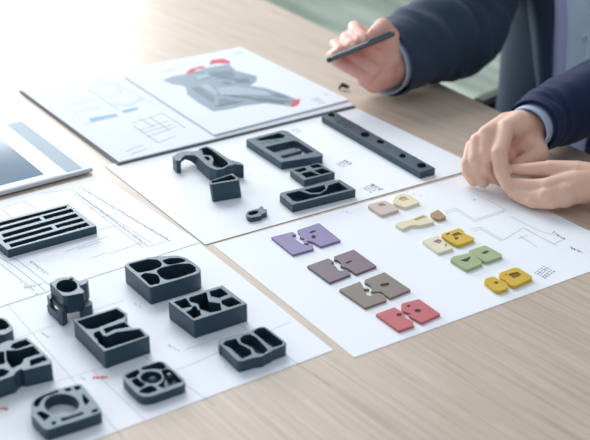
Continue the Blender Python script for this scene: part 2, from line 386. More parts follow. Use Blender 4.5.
pic('machine_picture_shade', [[(95, 150), (120, 145), (170, 180), (165, 195)], [(150, 100), (220, 96), (235, 112), (190, 118)], [(185, 180), (250, 192), (215, 200), (180, 208)], [(260, 178), (330, 180), (390, 190), (385, 198), (300, 190)], [(230, 120), (275, 118), (280, 130), (240, 134)], [(200, 128), (225, 132), (215, 140), (190, 134)], [(345, 165), (380, 170), (400, 180), (360, 178)]], 'ill2', .0003)
r3 = random.Random(7)
for (x0, y0), (x1, y1), n_ in (((200, 172), (410, 192), 26), ((110, 100), (280, 132), 18), ((170, 205), (260, 190), 9)):
    pic('machine_picture_detail', [[(x0+(x1-x0)*t+dx, y0+(y1-y0)*t+dy) for dx, dy in ((-r3.uniform(2, 6), 0), (0, -r3.uniform(1, 4)), (r3.uniform(2, 7), r3.uniform(-1, 1)), (1, r3.uniform(1, 4)))] for t in [(k+r3.random()*.6)/n_ for k in range(n_)]], 'ill2', .0006)
pic('machine_picture_light', [[(175, 150), (240, 145), (330, 160), (350, 175), (280, 172), (190, 172)], [(110, 112), (150, 100), (165, 112), (120, 125)], [(120, 140), (150, 138), (180, 165), (172, 172)]], 'ill3', .0004)
for rp_ in ([(78, 105), (95, 90), (135, 80), (140, 87), (112, 92), (100, 104)], [(152, 76), (160, 62), (195, 58), (218, 66), (215, 74), (180, 72)], [(404, 206), (415, 188), (436, 182), (430, 200), (415, 208)]): pic('red_part', [rp_], 'redd', .0002)
title_block(K, (222, 38), (252, 32), (240, 50), zr, rp, 2, 3, 4, 'ill3')
title_block(K, (468, 184), (490, 178), (500, 202), zr, rp, 3, 3, 5, 'ill3')
lines('page_heading', K, scribble(K, (5, 100), (50, 90), 10, 4, rs)+scribble(K, (510, 168), (522, 175), 3, 5, rs), zr, 'ill3', rp, .0012)
L2 = Crop(40, 70, 4.4); zl = .0058
lp = fol
def low(name, segs, m_, wd): o = lines(name, L2, segs, zl, m_, lp, wd); return o
flat('blue_chart_bar', [L2.W([(215, 212), (335, 192), (345, 205), (225, 230)], zl), L2.W([(358, 178), (425, 164), (435, 174), (368, 190)], zl)], zl, 'blue', lp)
low('chart_line', [[(205, 80), (320, 52), (505, 155)], [(210, 85), (270, 125), (360, 100), (335, 65)], [(130, 158), (240, 130)], [(150, 188), (260, 165)], [(300, 150), (380, 152), (445, 122)], [(320, 160), (400, 158), (450, 128)], [(190, 240), (330, 205)], [(270, 125), (350, 180)]], 'blue2', .0022)
low('table_line', [[(405, 235), (540, 190), (640, 255)], [(430, 268), (560, 225)], [(440, 215), (500, 250)], [(410, 245), (520, 320), (600, 290)], [(480, 205), (570, 265)], [(445, 280), (580, 240)], [(470, 295), (600, 250)], [(375, 360), (455, 330)], [(400, 372), (470, 345)]], 'print', .0014)

# ------------------------------------------------------------------ tablet
tab = empty('tablet', 'silver framed tablet with a dim grey-blue screen at the left edge', 'tablet', tuple(P(40, 170)))
tA, tB = P(92.5, 168, .008), P(27, 118.5, .008)      # right-hand end
tu = (P(0, 192, .008)-tA).normalized(); tv = tB-tA
def tp(s, t): q = tA+tu*s+tv*t; return (q.x, q.y)
def tquad(s0, s1, t0, t1): return [tp(s0, t0), tp(s1, t0), tp(s1, t1), tp(s0, t1)]
def tslab(name, s0, s1, t0, t1, z0, z1, m_, b=.0006):
    O = tquad(s0, s1, t0, t1); return from_bm(name, plate_mesh(O, [], T+z0, T+z1, b), M[m_], tab)
tslab('case', 0, .36, 0, 1, .0022, .0082, 'silver', .001)
tslab('under_shade_slab', .006, .35, .015, .9, .0007, .0022, 'black', .0002)  # black slab standing in for the shadow under the case
tslab('side_strip', .012, .036, .03, .97, .0082, .0085, 'strip', .0001)
tslab('bezel', .045, .355, .015, .985, .0082, .0086, 'bezel', .0001)
scr = tslab('screen', .066, .33, .075, .93, .0086, .0088, 'screen', .00005)
flat('screen_mark', [stroke(tp(.185, .33), tp(.155, .42), .002), stroke(tp(.155, .42), tp(.145, .40), .003), stroke(tp(.12, .38), tp(.11, .42), .0015)], .0088, 'bezel', scr)

# ------------------------------------------------------------------ grey blocks
c = Crop(0, 200, 5.87)
casting('slotted_grille', 'flat grey grille with five long slots, beside the tablet', c, c.h(45, 295, 343), [(395, 20), (563, 152), (47, 292), (-122, 152)],
        [[(398, 33), (385, 47), (-75, 170), (-88, 157)], [(252, 98), (418, 53), (432, 66), (268, 111)], [(230, 105), (243, 118), (-58, 200), (-72, 187)],
         [(12, 203), (445, 81), (462, 94), (22, 218)], [(18, 237), (298, 158), (312, 170), (28, 250)], [(325, 150), (480, 108), (494, 121), (372, 152), (340, 162)],
         [(55, 262), (508, 134), (524, 147), (66, 276)]], floor=.1, rnd=0)
c = Crop(120, 250, 7.02)
casting('pocketed_block', 'grey block with four rounded pockets and one rounded corner, nearest the plan drawing', c, c.h(218, 262, 382),
        [(35, 107), (215, 262), (530, 168), (555, 155), (562, 138), (545, 115), (500, 82), (460, 58), (400, 40), (290, 46), (220, 50), (60, 88)],
        [[(62, 102), (200, 66), (262, 70), (290, 95), (280, 118), (210, 143), (132, 157)], [(302, 74), (350, 60), (420, 58), (466, 74), (420, 87), (340, 102), (318, 88)],
         [(148, 182), (175, 162), (255, 172), (275, 198), (276, 232), (215, 246), (190, 216)], [(262, 147), (290, 127), (400, 100), (490, 98), (530, 125), (526, 152), (440, 180), (390, 196), (330, 208), (292, 188)]], rnd=2, ornd=1)
c = Crop(70, 300, 6.29)
casting('pocketed_block', 'grey block with a folded S-shaped inner wall and a notched right side', c, c.h(217, 322, 430),
        [(25, 127), (300, 45), (357, 85), (352, 118), (345, 135), (385, 172), (440, 174), (497, 225), (217, 322)],
        [[(45, 135), (293, 58), (343, 92), (338, 108), (150, 180), (110, 178), (88, 160)], [(215, 183), (340, 140), (372, 168), (275, 183), (228, 207)],
         [(158, 205), (180, 196), (203, 228), (240, 230), (290, 206), (435, 186), (472, 225), (228, 303), (185, 268), (180, 245), (158, 228)]], rnd=1)
c = Crop(165, 280, 7.02)
casting('pocketed_block', 'grey square block divided by jagged inner walls into five irregular pockets', c, c.h(206, 283, 408),
        [(28, 150), (400, 38), (572, 167), (206, 283)],
        [[(68, 155), (145, 130), (168, 165), (190, 186), (125, 197)], [(172, 126), (288, 88), (303, 155), (383, 165), (393, 210), (322, 225), (252, 203), (240, 165), (182, 150)],
         [(203, 182), (215, 187), (222, 207), (240, 213), (250, 245), (205, 268), (155, 222), (188, 210)], [(320, 82), (390, 60), (438, 98), (380, 123), (328, 110)],
         [(402, 145), (468, 122), (533, 163), (450, 187), (408, 168)]], rnd=1)
c = Crop(215, 320, 7.85)
hf = c.h(192, 322, 406)
fb = casting('pocketed_block', 'grey block split into two long pockets and one wavy pocket, nearest the front sheet corner', c, hf,
        [(42, 182), (75, 158), (170, 133), (262, 100), (310, 72), (375, 52), (405, 64), (552, 178), (543, 200), (442, 236), (425, 252), (388, 265), (372, 282), (300, 292), (205, 322), (180, 316)],
        [[(68, 187), (90, 168), (162, 150), (182, 187), (272, 235), (284, 265), (215, 300), (170, 255), (138, 222)], [(205, 150), (228, 124), (270, 115), (320, 142), (408, 235), (385, 260), (332, 260), (302, 215), (215, 175)],
         [(308, 90), (340, 66), (385, 62), (528, 175), (522, 188), (457, 210), (425, 188)]], rnd=1, ornd=1)
casting('rear_lip', None, c, hf*.8, [(30, 176), (38, 148), (225, 104), (262, 112), (262, 128), (75, 186), (42, 210)], [], material='block', parent=fb)
c = Crop(118, 355, 8.15)
hg = c.h(210, 335, 402)
gb = casting('round_hub_block', 'small low grey block with rounded corners and a round central hub', c, hg,
        [(48, 178), (58, 152), (180, 106), (320, 54), (365, 55), (400, 85), (525, 192), (542, 222), (525, 245), (280, 330), (210, 337), (165, 318), (55, 205)],
        [[(272+78*math.cos(a), 182+44*math.sin(a)) for a in [k*PI/10 for k in range(20)]],
         [(62, 167), (158, 122), (172, 140), (140, 180), (85, 187)], [(192, 105), (330, 60), (362, 68), (395, 105), (360, 118), (290, 105), (205, 116)],
         [(355, 128), (400, 112), (430, 128), (518, 215), (380, 268), (332, 250), (372, 220), (388, 180)],
         [(117, 205), (152, 187), (172, 215), (218, 240), (185, 263), (150, 243)], [(178, 300), (200, 280), (262, 254), (297, 265), (312, 288), (245, 310)]], rnd=1, ornd=1, floor=.3)
bm = bmesh.new(); q = P(*c.px((420, 160)), hg)
tube(bm, [(q.x, q.y, T+PAPER+hg*.25), (q.x, q.y, T+PAPER+hg*.98)], [.003, .0026], 16); from_bm('peg', bm, M['block'], gb, True)
bm = bmesh.new(); q = P(*c.px((285, 192)), hg*.5); ball(bm, (q.x, q.y, T+PAPER+hg*.25), .0062, (1, 1, .6)); from_bm('hub_dome', bm, M['block'], gb, True)
c = Crop(26, 380, 7.34)
casting('ring_block', 'grey block with a big round hole showing white paper, at the front', c, c.h(180, 352, 432),
        [(45, 182), (55, 148), (100, 118), (200, 78), (390, 30), (412, 45), (545, 215), (542, 237), (400, 285), (190, 350), (160, 362), (128, 345), (45, 250)],
        [[(62, 172), (78, 142), (132, 112), (232, 77), (240, 83), (130, 122), (97, 162), (88, 190), (70, 196)], [(82, 237), (110, 232), (170, 265), (142, 296)],
         [(255, 286), (330, 270), (415, 238), (424, 245), (268, 299)], [(410, 102), (460, 155), (442, 182), (426, 150)], [(285, 68), (320, 60), (330, 76), (300, 80)], [(484, 230), (518, 212), (528, 224), (492, 238)],
         [(197, 305), (213, 305), (213, 322), (200, 328)], [(355, 52), (385, 45), (398, 62), (372, 72)]],
        through=[[(262+128*math.cos(a), 180+78*math.sin(a)) for a in [k*PI/16 for k in range(32)]]], rnd=1, ornd=1, bevel=.0003)
c = Crop(0, 310, 4.89)
casting('pocketed_block', 'dark grey block with stepped pockets cut by the left edge, below a smaller one', c, c.h(112, 294, 377),
        [(-60, 195), (45, 150), (60, 152), (132, 135), (165, 165), (246, 243), (249, 262), (114, 293), (100, 286), (90, 293), (78, 300), (68, 318), (-80, 370), (-170, 300)],
        [[(66, 166), (124, 146), (150, 166), (78, 190), (56, 182)], [(35, 198), (60, 200), (85, 200), (160, 178), (192, 213), (115, 235), (102, 262), (62, 283), (37, 245)],
         [(150, 247), (214, 225), (228, 243), (150, 272)], [(-60, 300), (12, 290), (42, 300), (25, 318), (-50, 342), (-90, 320)], [(-110, 250), (-60, 210), (15, 205), (20, 260), (-50, 280)]], rnd=1)
casting('pocketed_block', 'small grey block cut by the left edge, above the larger stepped one', c, c.h(58, 88, 140),
        [(-70, 60), (3, 34), (30, 46), (58, 86), (54, 100), (22, 118), (-10, 118), (-80, 130), (-110, 100)],
        [[(-50, 70), (3, 44), (24, 56), (46, 80), (24, 92), (-40, 100)]], rnd=1, ornd=1)

# cube bracket on four feet
c = Crop(40, 265, 6.77)
hb = c.h(148, 205, 385)
br = empty('footed_bracket', 'upright grey cube with a round bore standing on four feet', 'model block', tuple(P(70, 312)), 'grey machined sample blocks')
top = [(65, 120), (118, 88), (180, 78), (230, 85), (265, 112), (272, 150), (298, 172), (296, 188), (180, 210), (152, 207)]
z1 = PAPER+hb
bore = [(182+72*math.cos(a), 142+44*math.sin(a)) for a in [k*PI/12 for k in range(24)]]
O = c.W(top, z1)
bm = plate_mesh(O, [c.W(bore, z1)], T+PAPER+hb*.34, T+z1, .0004); from_bm('body', bm, M['block'], br)
cc = Vector((sum(p[0] for p in O)/len(O), sum(p[1] for p in O)/len(O)))
bm = plate_mesh([tuple(cc+(Vector(p)-cc)*.97) for p in O], [], T+PAPER+hb*.33, T+PAPER+hb*.42, .0003); from_bm('bore_floor', bm, M['block'], br)
def foot(pts, zt, zb=0.0, name='foot', ref=None):
    h_ = PAPER+hb*zt if ref is None else ref
    from_bm(name, plate_mesh(c.W(pts, h_), [], T+PAPER+hb*zb, T+PAPER+hb*zt, .0004), M['block'], br)
foot([(116, 276), (150, 255), (176, 268), (178, 292), (148, 316), (120, 302)], .56)
foot([(262, 268), (290, 240), (338, 236), (354, 250), (348, 270), (292, 292)], .48)
foot([(46, 204), (66, 192), (92, 212), (66, 232)], .54)
foot([(200, 168), (250, 160), (262, 178), (215, 190)], .45)
foot([(46, 268), (68, 256), (150, 330), (122, 345)], .27, 0, 'side_rail')
foot([(60, 215), (85, 205), (150, 262), (128, 280)], .50, .38, 'side_flange')
foot([(252, 112), (300, 95), (326, 100), (318, 122), (275, 140)], .97, .3, 'rear_wing')
foot([(198, 78), (215, 72), (225, 80), (222, 90), (200, 90)], 1.04, .6, 'rear_tab')

# curved bracket
c = Crop(170, 142, 7.34)
hk = c.h(543, 172, 268); z1 = .0011+hk
O = c.W([(200, 62), (215, 46), (270, 29), (312, 44), (440, 128), (520, 150), (544, 170), (480, 163), (430, 174), (390, 198), (340, 205), (290, 186), (235, 138), (190, 98)], z1)
hol = [chaikin(c.W(q, z1), 2) for q in ([(216, 58), (240, 44), (272, 38), (305, 56), (425, 146), (428, 164), (385, 188), (342, 187), (312, 168), (322, 128), (304, 98), (240, 94)], [(246, 110), (280, 104), (302, 128), (280, 136)])]
kb = from_bm('curved_bracket', plate_mesh(chaikin(O, 1, .2), hol[:2], T+.0011, T+z1, .0005), M['block'])
tag(kb, 'grey curved bracket with an arched leg, lying behind the small open box', 'model block', 'grey machined sample blocks')
kb_f = from_bm('pocket_floor', plate_mesh([tuple(Vector(hol[0][0])*0+Vector(p)) for p in hol[0]], [], T+.0012, T+.0035, .0002), M['block'], kb)
st = [((45, 135), (18, 106), 0), ((78, 133), (45, 88), 0), ((82, 122), (52, 82), .72), ((110, 97), (85, 71), .68), ((150, 94), (120, 66), .5), ((185, 98), (160, 66), .25), ((225, 128), (205, 62), .05), ((262, 160), (240, 55), .02)]
bm = bmesh.new(); rings = []
for i in range(len(st)-1):
    n_, f_, zb = st[i]; n2, f2, zb2 = st[i+1]
    for k in range(6 if i else 2):
        t = k/(6 if i else 1)
        if i == 0 and k == 1: t = 1
        if i == 1: zb_ = zb+(zb2-zb)*(1-(1-t)**3)
        else: zb_ = zb+(zb2-zb)*t
        a = Vector(c.w(n_, z1)).lerp(Vector(c.w(n2, z1)), t); b = Vector(c.w(f_, z1)).lerp(Vector(c.w(f2, z1)), t)
        if i == 0: zb_ = 0
        rings.append([(a.x, a.y, T+.0011+hk*zb_), (b.x, b.y, T+.0011+hk*zb_), (b.x, b.y, T+z1-.0002), (a.x, a.y, T+z1-.0002)])
quad_strip(bm, rings); from_bm('arched_leg', bm, M['block'], kb)

c = Crop(204, 170, 7.86)
sx = Vector(c.w((292, 228), 0))-Vector(c.w((268, 228), 0))
casting('open_box', 'small grey open box leaning against the curved bracket', c, c.h(60, 112, 250), [(43, 88), (222, 27), (272, 68), (266, 80), (60, 113), (44, 100)], [[(62, 88), (214, 40), (244, 60), (240, 70), (62, 100)]],
        rnd=0, base=.0011, shear=(.0028, 0), floor=.1)
casting('small_clip_block', 'tiny grey two-lobed clip in front of the small open box', c, c.h(370, 372, 408), [(335, 342), (350, 322), (430, 302), (440, 286), (462, 288), (466, 305), (490, 310), (488, 332), (452, 345), (448, 358), (370, 374), (348, 365)],
        [[(352, 335), (405, 320), (425, 322), (412, 340), (375, 352), (356, 348)]], rnd=1, base=.0011)
c = Crop(244, 126, 6.875)
hm = c.h(258, 245, 298)
mb = casting('rectangular_tray', 'largest grey rectangular tray with two windows, behind the four-cell tray', c, hm, [(18, 92), (262, 29), (300, 36), (540, 192), (535, 204), (258, 247)],
        [[(82, 92), (240, 50), (280, 64), (268, 80), (112, 99)]], through=[[(143, 146), (340, 99), (375, 108), (484, 178), (272, 223), (240, 200)]], base=.0011, rnd=0)
casting('cross_rib', None, c, hm*.45, [(218, 192), (370, 152), (395, 168), (240, 208)], [], parent=mb, base=.0011)
bm = bmesh.new()
for x, y in ((130, 118), (160, 108), (185, 106), (215, 100), (235, 98)):
    q = P(*c.px((x, y)), hm+.0011); box(bm, q.x-.0015, q.x+.0015, q.y-.001, q.y+.001, T+hm+.0008, T+hm+.0018)
from_bm('raised_mark', bm, M['block'], mb)
c = Crop(276, 160, 7.02)
casting('rectangular_tray', 'small grey square tray divided into four cells', c, c.h(200, 140, 188), [(102, 70), (298, 20), (410, 86), (200, 141)],
        [[(130, 73), (202, 53), (215, 66), (165, 84)], [(238, 40), (294, 28), (328, 46), (262, 55)], [(180, 96), (242, 80), (300, 104), (215, 122)], [(272, 75), (328, 58), (382, 82), (318, 98)]], base=.0011, rnd=0)
casting('rectangular_tray', 'long grey tray with a curved inner wall, in front of the four-cell tray', c, c.h(118, 312, 367), [(30, 240), (40, 228), (445, 138), (556, 207), (118, 313)],
        [[(75, 238), (165, 218), (240, 243), (310, 240), (360, 212), (375, 178), (440, 157), (505, 202), (148, 290), (125, 284)], [(200, 212), (345, 177), (345, 200), (310, 224), (250, 228)]], base=.0011, rnd=0)
# long bar
c = Crop(0, 0, 1)
def ell(cx, cy, rx, ry, n=14): return [(cx+rx*math.cos(2*PI*k/n), cy+ry*math.sin(2*PI*k/n)) for k in range(n)]
lb = casting('long_bar', 'long flat grey bar with a row of holes along it', c, hgt(420.2, 171.8, 178.7), [(321.8, 116), (335, 112), (434.9, 167.8), (420.2, 171.8)],
        [ell(331.6, 114.6, 3, 1.8), ell(365.5, 134.4, 4.2, 2.2), [(377, 141), (380, 139.5), (384, 141.5), (383, 143.2), (379, 143)], ell(402.9, 155.6, 3, 1.9, 8), ell(421.8, 165.3, 4.2, 2.3, 10), ell(414.7, 157.1, 1.1, .6, 8)], base=.0011, rnd=1)
hq = hgt(420.2, 171.8, 178.7)+.0011
bm = bmesh.new()
for x, y, s in ((338.5, 122, 1.6), (343, 120, 1.2), (347, 124.5, 1.5), (351, 127, 1.2), (345, 126.3, 1.2), (349, 122.5, 1), (341, 121.5, 1)):
    q = P(x, y, hq); tube(bm, [(q.x, q.y, T+hq-.0005), (q.x, q.y, T+hq+.0012)], [.001*s, .0008*s], 8)
from_bm('raised_stud', bm, M['block'], lb)

# ------------------------------------------------------------------ coloured tiles
GT = 'coloured sample tiles on the right sheet'
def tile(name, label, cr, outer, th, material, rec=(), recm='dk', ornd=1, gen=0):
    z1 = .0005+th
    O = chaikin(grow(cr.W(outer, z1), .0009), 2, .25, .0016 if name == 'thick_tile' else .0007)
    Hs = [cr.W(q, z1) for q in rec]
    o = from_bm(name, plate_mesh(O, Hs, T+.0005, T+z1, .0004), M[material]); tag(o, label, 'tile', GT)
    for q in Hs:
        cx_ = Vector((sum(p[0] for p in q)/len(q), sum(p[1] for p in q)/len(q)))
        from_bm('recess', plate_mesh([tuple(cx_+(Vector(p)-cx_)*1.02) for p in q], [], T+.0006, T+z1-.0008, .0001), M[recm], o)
    return o
c = Crop(268, 218, 7.76)
tile('puzzle_tile', 'purple tile with a toothed right side, left one of the purple two', c, [(28, 148), (193, 108), (222, 130), (188, 138), (205, 158), (250, 190), (282, 205), (300, 212), (335, 198), (352, 236), (195, 282)], .003, 'purple')
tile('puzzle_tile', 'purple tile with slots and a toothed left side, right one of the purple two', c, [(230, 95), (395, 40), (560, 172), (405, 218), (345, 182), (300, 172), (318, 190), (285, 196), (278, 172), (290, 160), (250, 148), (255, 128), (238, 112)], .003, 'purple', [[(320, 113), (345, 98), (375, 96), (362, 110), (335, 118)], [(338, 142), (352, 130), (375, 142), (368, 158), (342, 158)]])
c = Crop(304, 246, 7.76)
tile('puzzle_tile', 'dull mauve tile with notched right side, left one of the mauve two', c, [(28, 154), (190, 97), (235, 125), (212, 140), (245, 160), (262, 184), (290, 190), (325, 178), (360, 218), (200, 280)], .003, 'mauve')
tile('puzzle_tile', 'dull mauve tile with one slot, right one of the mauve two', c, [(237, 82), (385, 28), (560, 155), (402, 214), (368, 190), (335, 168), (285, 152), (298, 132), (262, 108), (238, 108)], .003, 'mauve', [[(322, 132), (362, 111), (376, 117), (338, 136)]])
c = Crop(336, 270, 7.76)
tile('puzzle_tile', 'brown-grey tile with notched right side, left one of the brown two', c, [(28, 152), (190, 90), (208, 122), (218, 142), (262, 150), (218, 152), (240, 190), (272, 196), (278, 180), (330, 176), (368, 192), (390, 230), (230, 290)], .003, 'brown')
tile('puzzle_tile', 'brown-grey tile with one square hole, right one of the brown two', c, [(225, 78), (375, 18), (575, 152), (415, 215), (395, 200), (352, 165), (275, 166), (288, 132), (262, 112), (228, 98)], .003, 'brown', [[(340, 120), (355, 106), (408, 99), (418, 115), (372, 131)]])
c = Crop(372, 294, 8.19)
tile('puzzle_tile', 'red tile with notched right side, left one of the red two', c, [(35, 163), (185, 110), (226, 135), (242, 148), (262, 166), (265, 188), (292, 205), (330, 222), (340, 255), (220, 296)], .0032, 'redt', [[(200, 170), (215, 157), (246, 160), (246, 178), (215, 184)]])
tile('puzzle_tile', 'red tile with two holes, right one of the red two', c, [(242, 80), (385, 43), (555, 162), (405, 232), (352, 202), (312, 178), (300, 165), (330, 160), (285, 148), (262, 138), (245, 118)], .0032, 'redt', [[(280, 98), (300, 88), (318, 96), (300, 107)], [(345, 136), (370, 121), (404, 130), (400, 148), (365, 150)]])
c = Crop(364, 190, 9.83)
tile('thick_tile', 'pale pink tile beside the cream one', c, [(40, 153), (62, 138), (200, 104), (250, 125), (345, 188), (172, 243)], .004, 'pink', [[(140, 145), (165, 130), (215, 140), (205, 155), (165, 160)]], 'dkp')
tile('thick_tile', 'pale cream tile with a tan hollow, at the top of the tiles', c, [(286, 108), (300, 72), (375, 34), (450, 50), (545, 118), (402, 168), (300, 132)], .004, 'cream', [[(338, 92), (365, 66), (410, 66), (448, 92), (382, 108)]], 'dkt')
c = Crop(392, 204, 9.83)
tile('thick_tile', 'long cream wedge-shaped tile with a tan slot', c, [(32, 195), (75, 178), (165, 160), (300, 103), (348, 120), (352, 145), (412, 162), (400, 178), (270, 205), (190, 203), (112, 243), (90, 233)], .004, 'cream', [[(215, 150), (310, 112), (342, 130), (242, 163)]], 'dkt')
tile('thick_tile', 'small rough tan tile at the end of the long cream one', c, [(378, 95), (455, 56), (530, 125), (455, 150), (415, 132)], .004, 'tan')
c = Crop(418, 224, 6.55)
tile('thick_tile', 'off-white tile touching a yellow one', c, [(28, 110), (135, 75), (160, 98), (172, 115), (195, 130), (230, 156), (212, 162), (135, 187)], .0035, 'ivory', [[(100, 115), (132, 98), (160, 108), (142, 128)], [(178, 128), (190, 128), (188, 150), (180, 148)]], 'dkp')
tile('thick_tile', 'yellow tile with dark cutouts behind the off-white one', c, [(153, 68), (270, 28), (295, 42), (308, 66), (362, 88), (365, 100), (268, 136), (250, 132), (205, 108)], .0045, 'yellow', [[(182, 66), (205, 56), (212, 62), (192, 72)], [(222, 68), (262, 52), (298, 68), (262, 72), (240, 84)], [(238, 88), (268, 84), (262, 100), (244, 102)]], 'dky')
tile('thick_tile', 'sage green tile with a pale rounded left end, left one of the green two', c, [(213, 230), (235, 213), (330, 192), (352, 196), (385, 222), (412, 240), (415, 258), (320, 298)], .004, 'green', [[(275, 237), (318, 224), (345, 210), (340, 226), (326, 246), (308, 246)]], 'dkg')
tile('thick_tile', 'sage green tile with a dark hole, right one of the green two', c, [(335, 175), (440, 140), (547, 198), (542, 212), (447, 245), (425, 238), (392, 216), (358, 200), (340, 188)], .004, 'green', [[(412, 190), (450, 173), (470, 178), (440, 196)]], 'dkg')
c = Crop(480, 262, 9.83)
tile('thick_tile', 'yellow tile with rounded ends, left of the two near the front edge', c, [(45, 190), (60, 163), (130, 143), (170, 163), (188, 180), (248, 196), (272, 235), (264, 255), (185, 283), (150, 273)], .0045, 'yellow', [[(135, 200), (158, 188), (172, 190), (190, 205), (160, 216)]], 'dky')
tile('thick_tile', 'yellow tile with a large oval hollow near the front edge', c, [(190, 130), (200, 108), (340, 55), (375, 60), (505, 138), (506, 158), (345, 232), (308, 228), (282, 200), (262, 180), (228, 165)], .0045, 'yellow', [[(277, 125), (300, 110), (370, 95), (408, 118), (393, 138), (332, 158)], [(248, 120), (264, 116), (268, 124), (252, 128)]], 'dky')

# ------------------------------------------------------------------ people
def remesh(bm, voxel, smooth_it):
    me = bpy.data.meshes.new('r'); bm.to_mesh(me); bm.free()
    ob = bpy.data.objects.new('r', me); COL.objects.link(ob)
    a = ob.modifiers.new('a', 'REMESH'); a.mode = 'VOXEL'; a.voxel_size = voxel
    b = ob.modifiers.new('b', 'SMOOTH'); b.factor = .6; b.iterations = smooth_it
    dg = bpy.context.evaluated_depsgraph_get(); dg.update()
    m2 = bpy.data.meshes.new_from_object(ob.evaluated_get(dg)); bpy.data.objects.remove(ob); bpy.data.meshes.remove(me)
    out = bmesh.new(); out.from_mesh(m2); bpy.data.meshes.remove(m2); return out
def catmull(pts, n):
    pts = [Vector(p) for p in pts]; q = [pts[0]*2-pts[1]]+pts+[pts[-1]*2-pts[-2]]; out = []
    for i in range(len(pts)-1):
        a, b, c_, d = q[i:i+4]
        for k in range(n):
            t = k/n; out.append(.5*((2*b)+(c_-a)*t+(2*a-5*b+4*c_-d)*t*t+(3*b-a-3*c_+d)*t**3))
    out.append(pts[-1]); return out
def sleeve_bm(pts, rads, seg=48, n=14, fold=.05, th=.003, seed=0, flatk=1.0, fs=30):
    C_ = catmull(pts, n); Rr = [v.x for v in catmull([(r, 0, 0) for r in rads], n)]
    up = Vector((0, 0, 1)); outer, inner = [], []
    for i, p in enumerate(C_):
        d = (C_[min(i+1, len(C_)-1)]-C_[max(i-1, 0)]).normalized(); s = d.cross(up).normalized(); u = s.cross(d)
        ro, ri = [], []
        for k in range(seg):
            a = 2*PI*k/seg; dr = s*math.cos(a)+u*math.sin(a)*flatk
            q = p+dr*Rr[i]
            fv_ = s*(q-p).dot(s)*6+u*(q-p).dot(u)*6; f = 1+fold*(noise.noise(Vector((i*.33+seed, math.cos(a)*1.1, math.sin(a)*1.1)))*1.5+.35*noise.noise(q*fs+Vector((seed, 0, 0))))*min(1, i/6)
            ro.append(p+dr*Rr[i]*f); ri.append(p+dr*(Rr[i]*f-th))
        outer.append(ro); inner.append(ri)
    bm = bmesh.new()
    vo = [[bm.verts.new(p) for p in r] for r in outer]; vi = [[bm.verts.new(p) for p in r] for r in inner]
    for i in range(len(vo)-1):
        for k in range(seg):
            j = (k+1) % seg
            bm.faces.new((vo[i][k], vo[i][j], vo[i+1][j], vo[i+1][k])); bm.faces.new((vi[i][k], vi[i+1][k], vi[i+1][j], vi[i][j]))
    for i in (0, -1):
        for k in range(seg):
            j = (k+1) % seg; bm.faces.new((vo[i][k], vi[i][k], vi[i][j], vo[i][j]))
    return bm
def nail_bm(c_, along, normal, r=.0055):
    bm = bmesh.new(); bmesh.ops.create_uvsphere(bm, u_segments=16, v_segments=10, radius=r)
    x = Vector(along).normalized(); z = Vector(normal).normalized(); y = z.cross(x).normalized(); z = x.cross(y)
    R = Matrix((x, y, z)).transposed().to_4x4(); bmesh.ops.transform(bm, matrix=Matrix.Translation(c_) @ R @ Matrix.Diagonal((1.15, .85, .28, 1)), verts=bm.verts); return bm
def torso_bm(base, face, prof, gap, th=.004, seg=72, seed=0, fold=.02):
    """open-front garment: prof = (z, half width, half depth, forward shift)"""
    f = Vector((math.cos(face), math.sin(face), 0)); s = Vector((-f.y, f.x, 0)); bm = bmesh.new(); O_, I_ = [], []
    pr = catmull([(a, b, c_) for a, b, c_, d in prof], 8); sh = [v.x for v in catmull([(d, 0, 0) for *_, d in prof], 8)]
    for i, (z, hw, hd) in enumerate(pr):
        g = gap(z) if callable(gap) else gap
        ro, ri = [], []
        for k in range(seg+1):
            a = g+(2*PI-2*g)*k/seg
            dr = f*math.cos(a)*hd+s*math.sin(a)*hw
            p = Vector((base[0], base[1], T+z))+f*sh[i]
            k_ = 1+fold*noise.noise(Vector((p+dr)*9)+Vector((seed, 0, 0)))
            ro.append(p+dr*k_); ri.append(p+dr*k_-dr.normalized()*th)
        O_.append(ro); I_.append(ri)
    vo = [[bm.verts.new(p) for p in r] for r in O_]; vi = [[bm.verts.new(p) for p in r] for r in I_]
    n = seg+1
    for i in range(len(vo)-1):
        for k in range(n-1):
            bm.faces.new((vo[i][k], vo[i][k+1], vo[i+1][k+1], vo[i+1][k])); bm.faces.new((vi[i][k], vi[i+1][k], vi[i+1][k+1], vi[i][k+1]))
        for k in (0, n-1): bm.faces.new((vo[i][k], vo[i+1][k], vi[i+1][k], vi[i][k]))
    for i in (0, -1):
        for k in range(n-1): bm.faces.new((vo[i][k], vi[i][k], vi[i][k+1], vo[i][k+1]))
    bmesh.ops.remove_doubles(bm, verts=bm.verts, dist=1e-5)
    return bm
PROF = [(-.32, .19, .15, .03), (-.22, .19, .145, .02), (-.08, .182, .128, .01), (.06, .188, .122, 0), (.2, .2, .125, 0), (.3, .205, .118, 0), (.37, .185, .10, -.005), (.41, .12, .085, -.01), (.43, .075, .07, -.01)]
def scaled(prof, k, dz=0): return [(z+dz, a-k, b-k, d) for z, a, b, d in prof]
